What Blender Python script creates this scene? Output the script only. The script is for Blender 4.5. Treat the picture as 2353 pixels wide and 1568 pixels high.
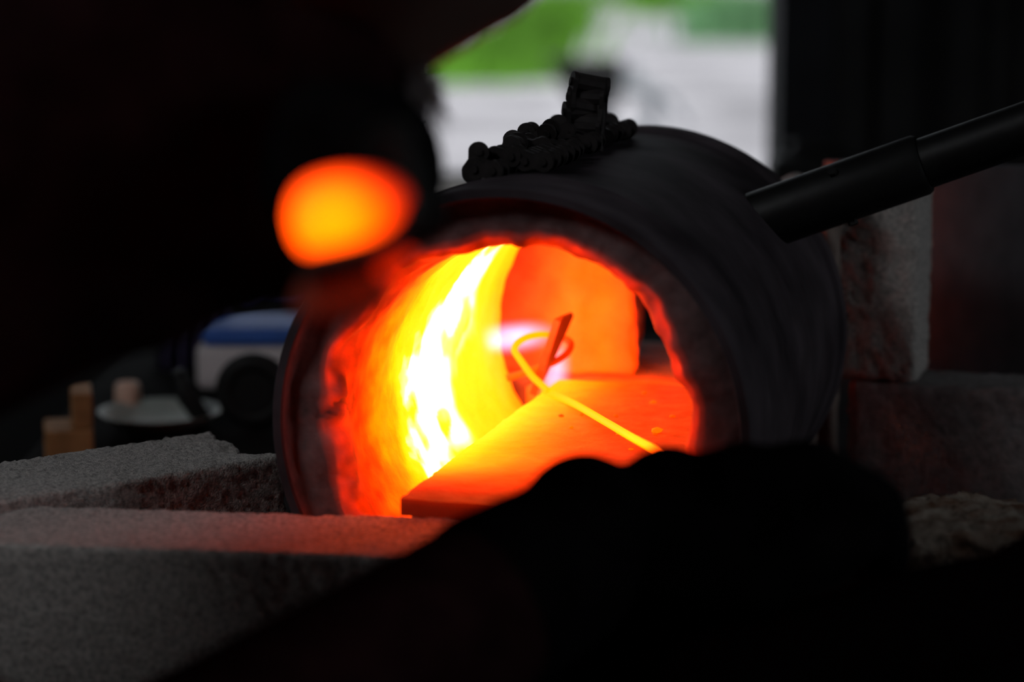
import bpy, bmesh, math, random
from mathutils import Vector, Matrix, noise

random.seed(7)
sc = bpy.context.scene
for o in list(bpy.data.objects):
    bpy.data.objects.remove(o)
C = sc.collection

# ------------------------------------------------------------------ camera
PITCH, FPX = 0.1722, 5556.0
CAM_Z = 1.2665
FW = Vector((0, math.cos(PITCH), -math.sin(PITCH)))
UP = Vector((0, math.sin(PITCH), math.cos(PITCH)))
RT = Vector((1, 0, 0))
CAM = Vector((0, 0, CAM_Z))
cam_d = bpy.data.cameras.new('camera')
cam_d.lens = 85.01
cam_d.sensor_width = 36.0
cam_d.clip_start = 0.05
cam_d.dof.use_dof = True
cam_d.dof.focus_distance = 1.60
cam_d.dof.aperture_fstop = 3.5
cam = bpy.data.objects.new('camera', cam_d)
C.objects.link(cam)
cam.location = CAM
cam.rotation_euler = (math.pi / 2 - PITCH, 0, 0)
sc.camera = cam

# ------------------------------------------------------------------ world, sun, daylight
world = bpy.data.worlds.new('sky')
sc.world = world
world.use_nodes = True
bg = world.node_tree.nodes['Background']
bg.inputs[0].default_value = (0.86, 0.93, 1.0, 1)
bg.inputs[1].default_value = 1.0
sun_d = bpy.data.lights.new('sun', 'SUN')
sun_d.energy = 3.0
sun_d.angle = 0.2
sun_d.color = (1.0, 0.97, 0.93)
sun = bpy.data.objects.new('sun', sun_d)
C.objects.link(sun)
sun.rotation_euler = (math.radians(38), math.radians(12), 0)

def area_light(name, loc, target, sx, sy, watts, color=(1, 1, 1)):
    d = bpy.data.lights.new(name, 'AREA')
    d.shape = 'RECTANGLE'
    d.size, d.size_y, d.energy, d.color = sx, sy, watts, color
    o = bpy.data.objects.new(name, d)
    C.objects.link(o)
    o.location = loc
    o.rotation_euler = (Vector(target) - Vector(loc)).to_track_quat('-Z', 'Y').to_euler()
    return o
area_light('skylight_daylight', (-1.95, -0.1, 2.96), (-1.5, 0.2, 0.0), 0.9, 1.0, 18, (0.95, 0.97, 1.0))
area_light('side_window_daylight', (2.44, 0.7, 1.7), (0.0, 1.2, 1.0), 0.9, 0.8, 5.0, (0.9, 0.95, 1.0))

sc.view_settings.view_transform = 'Standard'
sc.view_settings.look = 'None'
sc.view_settings.gamma = 1.0
sc.view_settings.use_curve_mapping = False
sc.view_settings.exposure = 0.0
sc.cycles.use_light_tree = False
sc.cycles.max_bounces = 4
sc.cycles.diffuse_bounces = 4
sc.cycles.glossy_bounces = 2
sc.cycles.volume_bounces = 0
sc.cycles.volume_step_rate = 4.0
sc.cycles.volume_max_steps = 64
sc.cycles.adaptive_threshold = 0.06
sc.cycles.adaptive_min_samples = 16

# ------------------------------------------------------------------ helpers
def ray(px, py):
    return FW + RT * ((px - 1176.5) / FPX) + UP * ((784 - py) / FPX)

def at(px, py, d):
    return CAM + ray(px, py) * d

def on_z(px, py, z):
    r = ray(px, py)
    return CAM + r * ((z - CAM_Z) / r.z)

def mat(name, base, rough=0.8, metal=0.0, var=0.0, scale=40.0, bump=0.0, bscale=None, dark=None,
        emit=None, heat=False):
    m = bpy.data.materials.new(name)
    m.use_nodes = True
    nt = m.node_tree
    b = nt.nodes['Principled BSDF']
    b.inputs['Base Color'].default_value = (*base, 1)
    b.inputs['Roughness'].default_value = rough
    b.inputs['Metallic'].default_value = metal
    b.inputs['Specular IOR Level'].default_value = 0.25
    tc = nt.nodes.new('ShaderNodeTexCoord')
    if var > 0:
        n = nt.nodes.new('ShaderNodeTexNoise')
        n.inputs['Scale'].default_value = scale
        n.inputs['Detail'].default_value = 6
        nt.links.new(tc.outputs['Object'], n.inputs['Vector'])
        rp = nt.nodes.new('ShaderNodeValToRGB')
        lo = dark if dark else tuple(c * (1 - var) for c in base)
        hi = tuple(min(1, c * (1 + var * .6)) for c in base)
        rp.color_ramp.elements[0].position = 0.33
        rp.color_ramp.elements[1].position = 0.66
        rp.color_ramp.elements[0].color = (*lo, 1)
        rp.color_ramp.elements[1].color = (*hi, 1)
        nt.links.new(n.outputs['Fac'], rp.inputs['Fac'])
        nt.links.new(rp.outputs['Color'], b.inputs['Base Color'])
    if bump > 0:
        n2 = nt.nodes.new('ShaderNodeTexNoise')
        n2.inputs['Scale'].default_value = bscale or scale * 3
        n2.inputs['Detail'].default_value = 5
        nt.links.new(tc.outputs['Object'], n2.inputs['Vector'])
        bp = nt.nodes.new('ShaderNodeBump')
        bp.inputs['Strength'].default_value = bump
        bp.inputs['Distance'].default_value = 0.002
        nt.links.new(n2.outputs['Fac'], bp.inputs['Height'])
        nt.links.new(bp.outputs['Normal'], b.inputs['Normal'])
    if heat:
        # incandescence: the temperature of the hot surface drives its own glow
        at_ = nt.nodes.new('ShaderNodeAttribute')
        at_.attribute_name = 'incandescence'
        hr = nt.nodes.new('ShaderNodeValToRGB')
        stops = HEAT
        els = hr.color_ramp.elements
        els[0].position, els[0].color = stops[0][0], (*stops[0][1], 1)
        els[1].position, els[1].color = stops[-1][0], (*stops[-1][1], 1)
        for p_, c_ in stops[1:-1]:
            e = els.new(p_)
            e.color = (*c_, 1)
        nt.links.new(at_.outputs['Fac'], hr.inputs['Fac'])
        nt.links.new(hr.outputs['Color'], b.inputs['Emission Color'])
        b.inputs['Emission Strength'].default_value = 1.0
    if emit:
        b.inputs['Emission Color'].default_value = (*emit, 1)
        b.inputs['Emission Strength'].default_value = 1.0
    return m

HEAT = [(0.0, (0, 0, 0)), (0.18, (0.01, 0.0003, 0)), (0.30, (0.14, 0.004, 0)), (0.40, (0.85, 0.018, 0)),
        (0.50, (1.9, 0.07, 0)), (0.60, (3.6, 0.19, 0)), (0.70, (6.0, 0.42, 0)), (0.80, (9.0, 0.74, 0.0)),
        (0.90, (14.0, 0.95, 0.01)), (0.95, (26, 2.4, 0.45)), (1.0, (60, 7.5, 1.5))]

M = {}
M['shell'] = mat('oxidised_steel', (0.055, 0.045, 0.052), 0.75, 0.0, 0.55, 16, 0.25, 60)
M['shell'].node_tree.nodes['Principled BSDF'].inputs['Specular IOR Level'].default_value = 0.08
M['pipe'] = mat('black_iron_pipe', (0.008, 0.008, 0.008), 0.5, 0.0, 0.3, 30, 0.15, 90)
M['lining'] = mat('refractory', (0.17, 0.11, 0.11), 0.95, 0, 0.45, 55, 0.6, 160, heat=True)
M['shelf'] = mat('kiln_shelf', (0.09, 0.07, 0.065), 0.9, 0, 0.4, 70, 0.6, 220, heat=True)
M['hotbrick'] = mat('hot_firebrick', (0.2, 0.17, 0.15), 0.95, 0, 0.3, 60, 0.7, 180, heat=True)
M['hotsteel'] = mat('hot_steel', (0.10, 0.05, 0.03), 0.6, 0, 0.2, 150, 0.1, 300, heat=True)
M['brick'] = mat('insulating_firebrick', (0.52, 0.49, 0.46), 0.97, 0, 0.28, 380, 0.9, 800, dark=(0.27, 0.255, 0.24))
M['brick_stain'] = mat('stained_firebrick', (0.24, 0.21, 0.175), 0.97, 0, 0.5, 45, 0.9, 300, dark=(0.12, 0.06, 0.035))
M['brick_dark'] = mat('dark_firebrick', (0.20, 0.19, 0.19), 0.97, 0, 0.3, 160, 0.8, 380)  # darker base colour than the plain firebrick
M['chain'] = mat('rusty_chain_steel', (0.02, 0.016, 0.016), 0.65, 0.0, 0.4, 120)
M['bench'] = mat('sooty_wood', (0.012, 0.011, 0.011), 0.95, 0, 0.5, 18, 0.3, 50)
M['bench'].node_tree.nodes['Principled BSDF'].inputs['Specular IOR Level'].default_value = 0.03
M['bundle'] = mat('black_rag', (0.004, 0.002, 0.0022), 1.0, 0, 0.3, 60)
M['cloth'] = mat('black_work_cloth', (0.010, 0.008, 0.008), 1.0, 0, 0.3, 60)
M['sleeve'] = mat('dark_maroon_cloth', (0.022, 0.008, 0.009), 1.0, 0, 0.3, 60)
M['glove'] = mat('black_leather', (0.0055, 0.005, 0.0055), 0.95, 0, 0.3, 50)
M['skin'] = mat('skin', (0.09, 0.05, 0.04), 0.7, 0, 0.1, 30)
M['hair'] = mat('grey_brown_hair', (0.20, 0.17, 0.17), 0.7)
for k_ in ('bundle', 'cloth', 'sleeve', 'glove'):
    M[k_].node_tree.nodes['Principled BSDF'].inputs['Specular IOR Level'].default_value = 0.0
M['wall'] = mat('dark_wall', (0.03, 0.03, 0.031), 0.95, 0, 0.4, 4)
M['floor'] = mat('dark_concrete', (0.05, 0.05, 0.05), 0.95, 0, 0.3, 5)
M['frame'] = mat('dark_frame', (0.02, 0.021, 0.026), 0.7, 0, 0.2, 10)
M['sill'] = mat('pale_sill', (0.45, 0.40, 0.36), 0.8, 0, 0.2, 20)
M['gravel'] = mat('pale_gravel', (0.37, 0.355, 0.375), 0.95, 0, 0.45, 0.9)
M['grass'] = mat('grass_green', (0.10, 0.27, 0.02), 0.8, 0, 0.35, 1.5)
M['grass2'] = mat('grass_bluegreen', (0.12, 0.27, 0.12), 0.8, 0, 0.35, 1.5)
M['black'] = mat('black_plastic', (0.012, 0.012, 0.012), 0.6, 0, 0.2, 10)
M['grey'] = mat('grey_metal', (0.22, 0.24, 0.26), 0.5, 0, 0.2, 10)
M['white'] = mat('white_enamel', (0.72, 0.66, 0.66), 0.5, 0, 0.1, 30)
M['blue'] = mat('blue_plastic', (0.06, 0.16, 0.55), 0.6, 0, 0.1, 30)
M['denim'] = mat('purple_grey_cloth', (0.10, 0.08, 0.16), 0.95, 0, 0.3, 40)
M['wood'] = mat('tan_wood', (0.42, 0.20, 0.08), 0.8, 0, 0.3, 40)
M['pale'] = mat('pale_green_enamel', (0.42, 0.45, 0.41), 0.5, 0, 0.1, 30)
M['pink'] = mat('pale_pink_ceramic', (0.85, 0.55, 0.42), 0.5, 0, 0.1, 30)
M['steel'] = mat('worn_steel', (0.10, 0.10, 0.11), 0.45, 0.5, 0.2, 60)

def mesh_obj(name, verts, faces, material, parent=None, smooth=True, heat=None):
    me = bpy.data.meshes.new(name)
    me.from_pydata([tuple(v) for v in verts], [], faces)
    me.update()
    if smooth:
        me.polygons.foreach_set('use_smooth', [True] * len(me.polygons))
    if heat is not None:
        a = me.attributes.new('incandescence', 'FLOAT', 'POINT')
        a.data.foreach_set('value', heat)
    me.materials.append(M[material])
    o = bpy.data.objects.new(name, me)
    C.objects.link(o)
    if parent:
        o.parent = parent
    return o

def bm_obj(name, bm, material, parent=None, smooth=False):
    bmesh.ops.recalc_face_normals(bm, faces=bm.faces)
    me = bpy.data.meshes.new(name)
    bm.to_mesh(me)
    bm.free()
    if smooth:
        me.polygons.foreach_set('use_smooth', [True] * len(me.polygons))
    me.materials.append(M[material])
    o = bpy.data.objects.new(name, me)
    C.objects.link(o)
    if parent:
        o.parent = parent
    return o

def tag(o, label=None, cat=None, group=None, kind=None):
    if label: o['label'] = label
    if cat: o['category'] = cat
    if group: o['group'] = group
    if kind: o['kind'] = kind
    return o

def thing(name, label, cat, group=None, loc=(0, 0, 0), rotz=0):
    o = bpy.data.objects.new(name, None)
    o.empty_display_size = 0.05
    C.objects.link(o)
    o.location = loc
    o.rotation_euler = (0, 0, rotz)
    return tag(o, label, cat, group)

def box(bm, lo, hi, bevel=0.0, seg=2):
    r = bmesh.ops.create_cube(bm, size=1.0)
    lo, hi = Vector(lo), Vector(hi)
    for v in r['verts']:
        v.co = Vector(((v.co.x + .5) * (hi.x - lo.x) + lo.x, (v.co.y + .5) * (hi.y - lo.y) + lo.y,
                       (v.co.z + .5) * (hi.z - lo.z) + lo.z))
    if bevel > 0:
        es = list({e for v in r['verts'] for e in v.link_edges})
        bmesh.ops.bevel(bm, geom=es, offset=bevel, segments=seg, affect='EDGES', profile=0.5)
    return bm

def tube(points, radii, n=12, cap=True):
    """swept round tube: verts, faces"""
    P = [Vector(p) for p in points]
    if not hasattr(radii, '__len__'):
        radii = [radii] * len(P)
    V, Fc = [], []
    t0 = (P[1] - P[0]).normalized()
    ref = t0.orthogonal().normalized()
    for i, p in enumerate(P):
        t = (P[min(i + 1, len(P) - 1)] - P[max(i - 1, 0)])
        t = t.normalized() if t.length > 1e-9 else t0
        ref = (ref - t * ref.dot(t)).normalized()
        b = t.cross(ref)
        for k in range(n):
            a = 2 * math.pi * k / n
            V.append(p + (ref * math.cos(a) + b * math.sin(a)) * radii[i])
    for i in range(len(P) - 1):
        for k in range(n):
            k2 = (k + 1) % n
            Fc.append((i * n + k, i * n + k2, (i + 1) * n + k2, (i + 1) * n + k))
    if cap:
        Fc.append(tuple(range(n - 1, -1, -1)))
        Fc.append(tuple((len(P) - 1) * n + k for k in range(n)))
    return V, Fc

def spline(pts, n=8):
    P = [Vector(p) for p in pts]
    out = []
    for i in range(len(P) - 1):
        a, b = P[i], P[i + 1]
        p0 = P[i - 1] if i > 0 else a * 2 - b
        p3 = P[i + 2] if i + 2 < len(P) else b * 2 - a
        for k in range(n):
            t = k / n
            out.append(0.5 * ((2 * a) + (b - p0) * t + (2 * p0 - 5 * a + 4 * b - p3) * t * t
                              + (3 * a - p0 - 3 * b + p3) * t ** 3))
    out.append(P[-1])
    return out

def join(parts):
    V, Fc = [], []
    for v, f in parts:
        o = len(V)
        V += v
        Fc += [tuple(i + o for i in q) for q in f]
    return V, Fc

def capsule(a, b, ra, rb, n=14):
    a, b = Vector(a), Vector(b)
    d = (b - a)
    L = d.length
    d = d.normalized() if L > 1e-6 else Vector((0, 0, 1))
    pts, rad = [], []
    for k in range(6):
        t = -math.pi / 2 + math.pi / 2 * k / 5
        pts.append(a + d * ra * math.sin(t)); rad.append(max(ra * math.cos(t), ra * .02))
    for k in range(6):
        t = math.pi / 2 * k / 5
        pts.append(b + d * rb * math.sin(t)); rad.append(max(rb * math.cos(t), rb * .02))
    V, Fc = [], []
    ref = d.orthogonal().normalized()
    bb = d.cross(ref)
    for p, r in zip(pts, rad):
        for k in range(n):
            an = 2 * math.pi * k / n
            V.append(p + (ref * math.cos(an) + bb * math.sin(an)) * r)
    for i in range(len(pts) - 1):
        for k in range(n):
            k2 = (k + 1) % n
            Fc.append((i * n + k, i * n + k2, (i + 1) * n + k2, (i + 1) * n + k))
    Fc.append(tuple(range(n - 1, -1, -1)))
    Fc.append(tuple((len(pts) - 1) * n + k for k in range(n)))
    return V, Fc

def fused(name, caps, material, parent, voxel=0.006, smooth=4):
    """capsules melted into one continuous skin"""
    V, Fc = join([capsule(*c) for c in caps])
    o = mesh_obj(name, V, Fc, material, parent)
    m = o.modifiers.new('fuse', 'REMESH')
    m.mode = 'VOXEL'
    m.voxel_size = voxel
    m.use_smooth_shade = True
    s = o.modifiers.new('soften', 'SMOOTH')
    s.factor = 0.5
    s.iterations = smooth
    return o

def revolve(profile, n, org, ax, e1, e2, closed=False):
    """profile [(s, r)] swung around the axis"""
    V, Fc = [], []
    for s, r in profile:
        for k in range(n):
            a = 2 * math.pi * k / n
            V.append(org + ax * s + (e1 * math.cos(a) + e2 * math.sin(a)) * r)
    m = len(profile)
    for i in range(m if closed else m - 1):
        j = (i + 1) % m
        for k in range(n):
            k2 = (k + 1) % n
            Fc.append((i * n + k, i * n + k2, j * n + k2, j * n + k))
    return V, Fc

# ------------------------------------------------------------------ the room
def struct(name, boxes, material):
    bm = bmesh.new()
    for lo, hi in boxes:
        box(bm, lo, hi)
    return tag(bm_obj(name, bm, material), kind='structure')
X0, X1, Y0, Y1, ZC = -2.5, 2.5, -2.0, 4.0, 3.0
WX0, WX1, WZ0, WZ1 = -1.3, 0.437, 0.84, 2.1
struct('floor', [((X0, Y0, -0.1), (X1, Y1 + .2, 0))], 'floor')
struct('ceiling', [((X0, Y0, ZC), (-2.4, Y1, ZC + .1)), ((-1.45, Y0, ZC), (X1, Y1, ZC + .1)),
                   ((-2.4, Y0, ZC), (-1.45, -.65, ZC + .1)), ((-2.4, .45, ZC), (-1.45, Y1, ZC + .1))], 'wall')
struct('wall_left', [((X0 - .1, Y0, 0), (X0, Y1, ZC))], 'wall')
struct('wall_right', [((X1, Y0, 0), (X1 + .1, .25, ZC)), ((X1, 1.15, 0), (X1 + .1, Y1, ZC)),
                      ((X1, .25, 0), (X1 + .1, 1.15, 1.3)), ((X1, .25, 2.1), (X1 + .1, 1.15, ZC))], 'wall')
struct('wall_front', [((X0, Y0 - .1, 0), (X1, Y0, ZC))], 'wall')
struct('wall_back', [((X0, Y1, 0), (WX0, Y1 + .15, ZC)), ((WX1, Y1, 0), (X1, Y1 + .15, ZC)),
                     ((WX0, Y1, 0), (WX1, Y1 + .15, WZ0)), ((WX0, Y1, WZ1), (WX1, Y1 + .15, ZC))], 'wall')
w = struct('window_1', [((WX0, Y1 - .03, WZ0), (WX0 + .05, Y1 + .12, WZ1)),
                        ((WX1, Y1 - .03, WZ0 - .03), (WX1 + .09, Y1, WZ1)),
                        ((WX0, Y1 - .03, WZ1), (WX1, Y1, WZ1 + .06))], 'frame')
s_ = bmesh.new(); box(s_, (WX0, Y1 - .12, WZ0 - .03), (WX1 + .35, Y1 + .1, WZ0), .004)
bm_obj('window_sill', s_, 'sill', w)
# upright boards of the dark wall right of the window
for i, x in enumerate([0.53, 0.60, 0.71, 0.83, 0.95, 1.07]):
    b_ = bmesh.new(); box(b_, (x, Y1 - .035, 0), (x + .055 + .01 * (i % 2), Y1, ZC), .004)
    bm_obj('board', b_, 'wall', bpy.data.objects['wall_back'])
struct('ground', [((-30, Y1 + .2, -.12), (30, 70, -.02))], 'gravel')

# ------------------------------------------------------------------ workbench
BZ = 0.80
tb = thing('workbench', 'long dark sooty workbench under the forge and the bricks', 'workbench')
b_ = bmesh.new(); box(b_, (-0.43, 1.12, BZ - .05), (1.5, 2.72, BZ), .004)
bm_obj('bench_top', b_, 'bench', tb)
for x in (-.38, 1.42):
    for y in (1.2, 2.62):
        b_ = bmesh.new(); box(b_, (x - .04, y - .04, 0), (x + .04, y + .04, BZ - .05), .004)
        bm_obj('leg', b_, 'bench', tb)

# ------------------------------------------------------------------ the forge
PSI = 0.2615
FC = CAM + RT * -0.0041 + FW * 1.4598 + UP * -0.0568          # centre of the front mouth
AX = Vector((math.sin(PSI), math.cos(PSI), 0))
LL = Vector((math.cos(PSI), -math.sin(PSI), 0))
ZZ = Vector((0, 0, 1))
RO, FL = 0.150, 0.416
def fpt(s, l, z):
    return FC + AX * s + LL * l + ZZ * z

def sstep(a, b, x):
    t = min(1, max(0, (x - a) / (b - a)))
    return t * t * (3 - 2 * t)

forge = thing('gas_forge', 'dark steel cylinder gas forge with glowing round mouth', 'forge')
forge['label'] = 'dark steel cylinder forge with its round mouth glowing white-hot inside'
ORG = Vector((FC.x, FC.y, FC.z))
prof = [(0.0, RO - .001), (0.002, RO), (.058, RO), (.060, RO + .0012), (.066, RO + .0012), (.068, RO),
        (FL - .022, RO), (FL - .020, RO + .004), (FL - .002, RO + .004), (FL, RO + .002),
        (FL, RO - .006), (0.0, RO - .006)]
V, Fc = revolve(prof, 160, ORG, AX, LL, ZZ, closed=True)
sh = mesh_obj('shell', V, Fc, 'shell', forge)
md = sh.modifiers.new('edge', 'EDGE_SPLIT'); md.split_angle = math.radians(40)
# two saddle feet under the shell
for s in (.07, .34):
    bm = bmesh.new()
    box(bm, (-.09, -.012, 0), (.09, .012, .045), .002)
    for v in bm.verts:
        p = fpt(s + v.co.y, v.co.x, 0)
        v.co = Vector((p.x, p.y, BZ + v.co.z))
    bm_obj('foot', bm, 'shell', forge)

def wall_heat(s, th, r, P):
    """temperature of the lining: the burner jet strikes the far-left wall"""
    deg = math.degrees(th) % 360
    nb = noise.noise(P * 13 + Vector((4, 0, 0)))
    nz = noise.noise(P * 26)
    nm = noise.noise(P * 62)
    nf = noise.noise(P * 150)
    left = math.exp(-((deg - 182) / 62.0) ** 2)
    top = math.exp(-((deg - 120) / 45.0) ** 2)
    s2 = s + .012 * nz + .006 * nm + .003 * nf
    hL = .33 + .07 * sstep(.0, .05, s2) + .25 * sstep(.045, .10, s2) + .23 * sstep(.09, .17, s2)
    hL -= .27 * sstep(.33, .45, s2)
    hR = .36 + .14 * sstep(.0, .15, s2)
    hR -= .22 * math.exp(-((deg - 272) / 28.0) ** 4)
    k = min(1, left + .6 * top)
    h = hR + (hL - hR) * k
    s0 = .228 - .0015 * (deg - 180) + .030 * nb
    wb_ = .056 * (1 - .5 * sstep(168, 140, deg)) * (1 + .5 * nb)
    x = abs(s2 - s0 + .022 * nz + .018 * nm + .010 * nf) / wb_
    band = math.exp(-x ** 2.4) * sstep(125, 150, deg + 10 * nz) * (1 - sstep(228, 250, deg))
    band *= 1 - .75 * sstep(.12, .40, noise.noise(P * 34 + Vector((1.7, 3.1, 0))))
    h += .215 * band
    rk = sstep(.11, .05, s2)
    h += (.022 + .045 * rk) * nm + (.02 + .03 * rk) * nf
    return max(0, min(1, h))

# lining: a rough cast ring, face recessed in the shell, with a ragged lip
NT, RI = 300, 0.113
prof = []
prof += [(.003, .1442), (.006, .1436)]
for r in (0.1424, .140, .136, .132, .129, .126, .123, .1205):
    prof.append((.013, r))
prof += [(.0135, .118), (.0150, .1158), (.0180, .1140), (.022, .1132)]
s = .027
while s < FL - .02:
    prof.append((s, RI)); s += .0045
prof += [(FL - .016, RI), (FL - .012, .115), (FL - .011, .120), (FL - .011, .130), (FL - .011, .1435)]
V, Hh, Fc = [], [], []
for i, (s, r) in enumerate(prof):
    for k in range(NT):
        th = 2 * math.pi * k / NT
        d = LL * math.cos(th) + ZZ * math.sin(th)
        q = Vector((math.cos(th) * .113, math.sin(th) * .113, s * 1.2 + r * .4))
        n1 = noise.fractal(q * 20, 1.0, 2.0, 4)
        n2 = noise.noise(q * 90)
        lip = math.exp(-((s - .018) / .012) ** 2) * (1 if r < .1215 else .25)
        dr = (.0028 * n1 + .0008 * n2) * (1 + 1.6 * lip) + .0022 * lip * noise.noise(q * 42) if r < .128 else 0
        ds = 0
        if s < .02:
            edge = sstep(.1420, .136, r)
            ds = (.0035 * n1 + .0012 * n2 + .004 * noise.noise(q * 9)) * edge
        # a crack in the left lip
        crack = math.exp(-((math.degrees(th) - 177 - 3 * math.sin(s * 200)) / .9) ** 2) * sstep(.055, .02, s) * (r < .124)
        dr += .0035 * crack
        P = FC + AX * (s + ds) + d * (r + dr)
        V.append(P)
        if r > .1185:
            deg = math.degrees(th)
            left = math.exp(-((deg - 190) / 60.0) ** 2)
            h = .36 - (r - .1185) * (34 - 9 * left) + .05 * n1 + .03 * n2
            if s > .2: h = .4
        else:
            h = wall_heat(s, th, r, P - FC)
            h += .03 * n2 * lip
        h -= .16 * crack
        Hh.append(max(0, h))
for i in range(len(prof) - 1):
    for k in range(NT):
        k2 = (k + 1) % NT
        Fc.append((i * NT + k, i * NT + k2, (i + 1) * NT + k2, (i + 1) * NT + k))
mesh_obj('refractory_lining', V, Fc, 'lining', forge, heat=Hh)['label'] = 'rough lining, red at the lip and white-hot on the left wall'

# burner: tangential pipe with a thicker collar at the shell
B0 = FC + AX * .30 + (LL * math.cos(math.radians(42)) + ZZ * math.sin(math.radians(42))) * .150
BD = (LL * math.cos(math.radians(21)) + ZZ * math.sin(math.radians(21))).normalized()
B0 = B0 - BD * .045
V, Fc = tube([B0, B0 + BD * .03, B0 + BD * .156, B0 + BD * .159], [.0215, .0215, .0215, .020], 32)
mesh_obj('burner_collar', V, Fc, 'pipe', forge).modifiers.new('e', 'EDGE_SPLIT')
V, Fc = tube([B0 + BD * .02, B0 + BD * .75], [.0178, .0178], 32)
bp_ = mesh_obj('burner_pipe', V, Fc, 'pipe', forge)
bp_.modifiers.new('e', 'EDGE_SPLIT')
# set screws of the collar
for k in range(3):
    a = k * 2.1 + 1.5
    e1 = BD.orthogonal().normalized(); e2 = BD.cross(e1)
    dd = e1 * math.cos(a) + e2 * math.sin(a)
    V, Fc = tube([B0 + BD * .10 + dd * .019, B0 + BD * .10 + dd * .0245], .0035, 6)
    mesh_obj('set_screw', V, Fc, 'pipe', forge, smooth=False)

# kiln shelf: floor of the forge
SL0, SL1, SS0, SS1, SZ = -.0585, .098, -.026, .372, -.037
nx, ny = 64, 150
V, Hh, Fc = [], [], []
for top in (1, 0):
    for j in range(ny + 1):
        for i in range(nx + 1):
            s = SS0 + (SS1 - SS0) * j / ny
            l = SL0 + (SL1 - SL0) * i / nx
            q = Vector((l, s, 0))
            n1 = noise.fractal(q * 60, 1.0, 2.0, 3)
            z = SZ + (.0004 * n1 + .001 * noise.noise(q * 25) if top else -.0105)
            jag = .0012 * noise.noise(Vector((s * 120, 3, 0))) if i == 0 else 0
            V.append(fpt(s, l + jag, z))
            lf = math.exp(-((l + .062) / .058) ** 2)
            h = .345 + .42 * lf * sstep(-.02, .09, s) - .05 * sstep(.02, -.02, s) * (1 - .6 * lf)
            h += .12 * math.exp(-((l + .060) / .012) ** 2) * math.exp(-((s - .17) / .11) ** 2)
            h += .07 * math.exp(-((s - .10) / .06) ** 2) * math.exp(-((l - .01) / .04) ** 2)
            h += .02 * n1
            if not top:
                h = .30
            Hh.append(max(.1, h))
N1 = (nx + 1) * (ny + 1)
for j in range(ny):
    for i in range(nx):
        a = j * (nx + 1) + i
        Fc.append((a, a + 1, a + nx + 2, a + nx + 1))
        Fc.append((N1 + a, N1 + a + nx + 1, N1 + a + nx + 2, N1 + a + 1))
def side(idx):
    # own vertices, so that the edge faces keep their own temperature
    for a, b in zip(idx[:-1], idx[1:]):
        base = len(V)
        for q, hh in ((a, .32), (b, .32), (N1 + b, .26), (N1 + a, .26)):
            V.append(Vector(V[q])); Hh.append(hh + (.4 if idx[0] == 0 and idx[-1] != nx else 0) * 0)
        Fc.append((base, base + 3, base + 2, base + 1))
side([i for i in range(nx + 1)])
side([ny * (nx + 1) + i for i in range(nx, -1, -1)])
lft = [j * (nx + 1) for j in range(ny, -1, -1)]
for a, b in zip(lft[:-1], lft[1:]):
    base = len(V)
    for q in (a, b, N1 + b, N1 + a):
        V.append(Vector(V[q])); Hh.append(max(.3, Hh[q if q < N1 else q - N1] - .05))
    Fc.append((base, base + 3, base + 2, base + 1))
side([j * (nx + 1) + nx for j in range(ny + 1)])
sf = mesh_obj('kiln_shelf', V, Fc, 'shelf', heat=Hh)
tag(sf, 'thin red-hot shelf slab lying as the floor inside the forge mouth', 'shelf')
# support under the shelf, widened and brought forward to block glow from below
def hot_block(name, s0, s1, l0, l1, z0, z1, heat, material='hotbrick', rough=.0016, cell=.006, chip=None):
    ns, nl, nz_ = [max(2, int((b - a) / cell)) for a, b in ((s0, s1), (l0, l1), (z0, z1))]
    bm = bmesh.new()
    bmesh.ops.create_cube(bm, size=1.0)
    bmesh.ops.subdivide_edges(bm, edges=[e for e in bm.edges if abs(e.verts[0].co.x - e.verts[1].co.x) > .5], cuts=ns - 1, use_grid_fill=True)
    bmesh.ops.subdivide_edges(bm, edges=[e for e in bm.edges if abs(e.verts[0].co.y - e.verts[1].co.y) > .5], cuts=nl - 1, use_grid_fill=True)
    bmesh.ops.subdivide_edges(bm, edges=[e for e in bm.edges if abs(e.verts[0].co.z - e.verts[1].co.z) > .5], cuts=nz_ - 1, use_grid_fill=True)
    V, Hh = [], []
    bm.verts.index_update()
    for v in bm.verts:
        s = s0 + (v.co.x + .5) * (s1 - s0); l = l0 + (v.co.y + .5) * (l1 - l0); z = z0 + (v.co.z + .5) * (z1 - z0)
        q = Vector((s, l, z))
        w_ = Vector((noise.noise(q * 55), noise.noise(q * 55 + Vector((9, 0, 0))), noise.noise(q * 55 + Vector((0, 9, 0)))))
        w_ = w_ * rough
        if chip:
            c_ = chip(s, l, z)
            s += c_[0]; l += c_[1]; z += c_[2]
        V.append(fpt(s + w_.x, l + w_.y, z + w_.z))
        Hh.append(max(0, heat(s, l, z) + .02 * noise.noise(q * 70)))
    Fc = [tuple(x.index for x in f.verts) for f in bm.faces]
    bm.free()
    return mesh_obj(name, V, Fc, material, heat=Hh)
o = hot_block('shelf_support', -.012, .36, -.056, .080, -.104, -.049, lambda s, l, z: .42 * sstep(.0, .06, s) + .05)
tag(o, 'low glowing support block under the shelf slab in the forge', 'brick')
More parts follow.
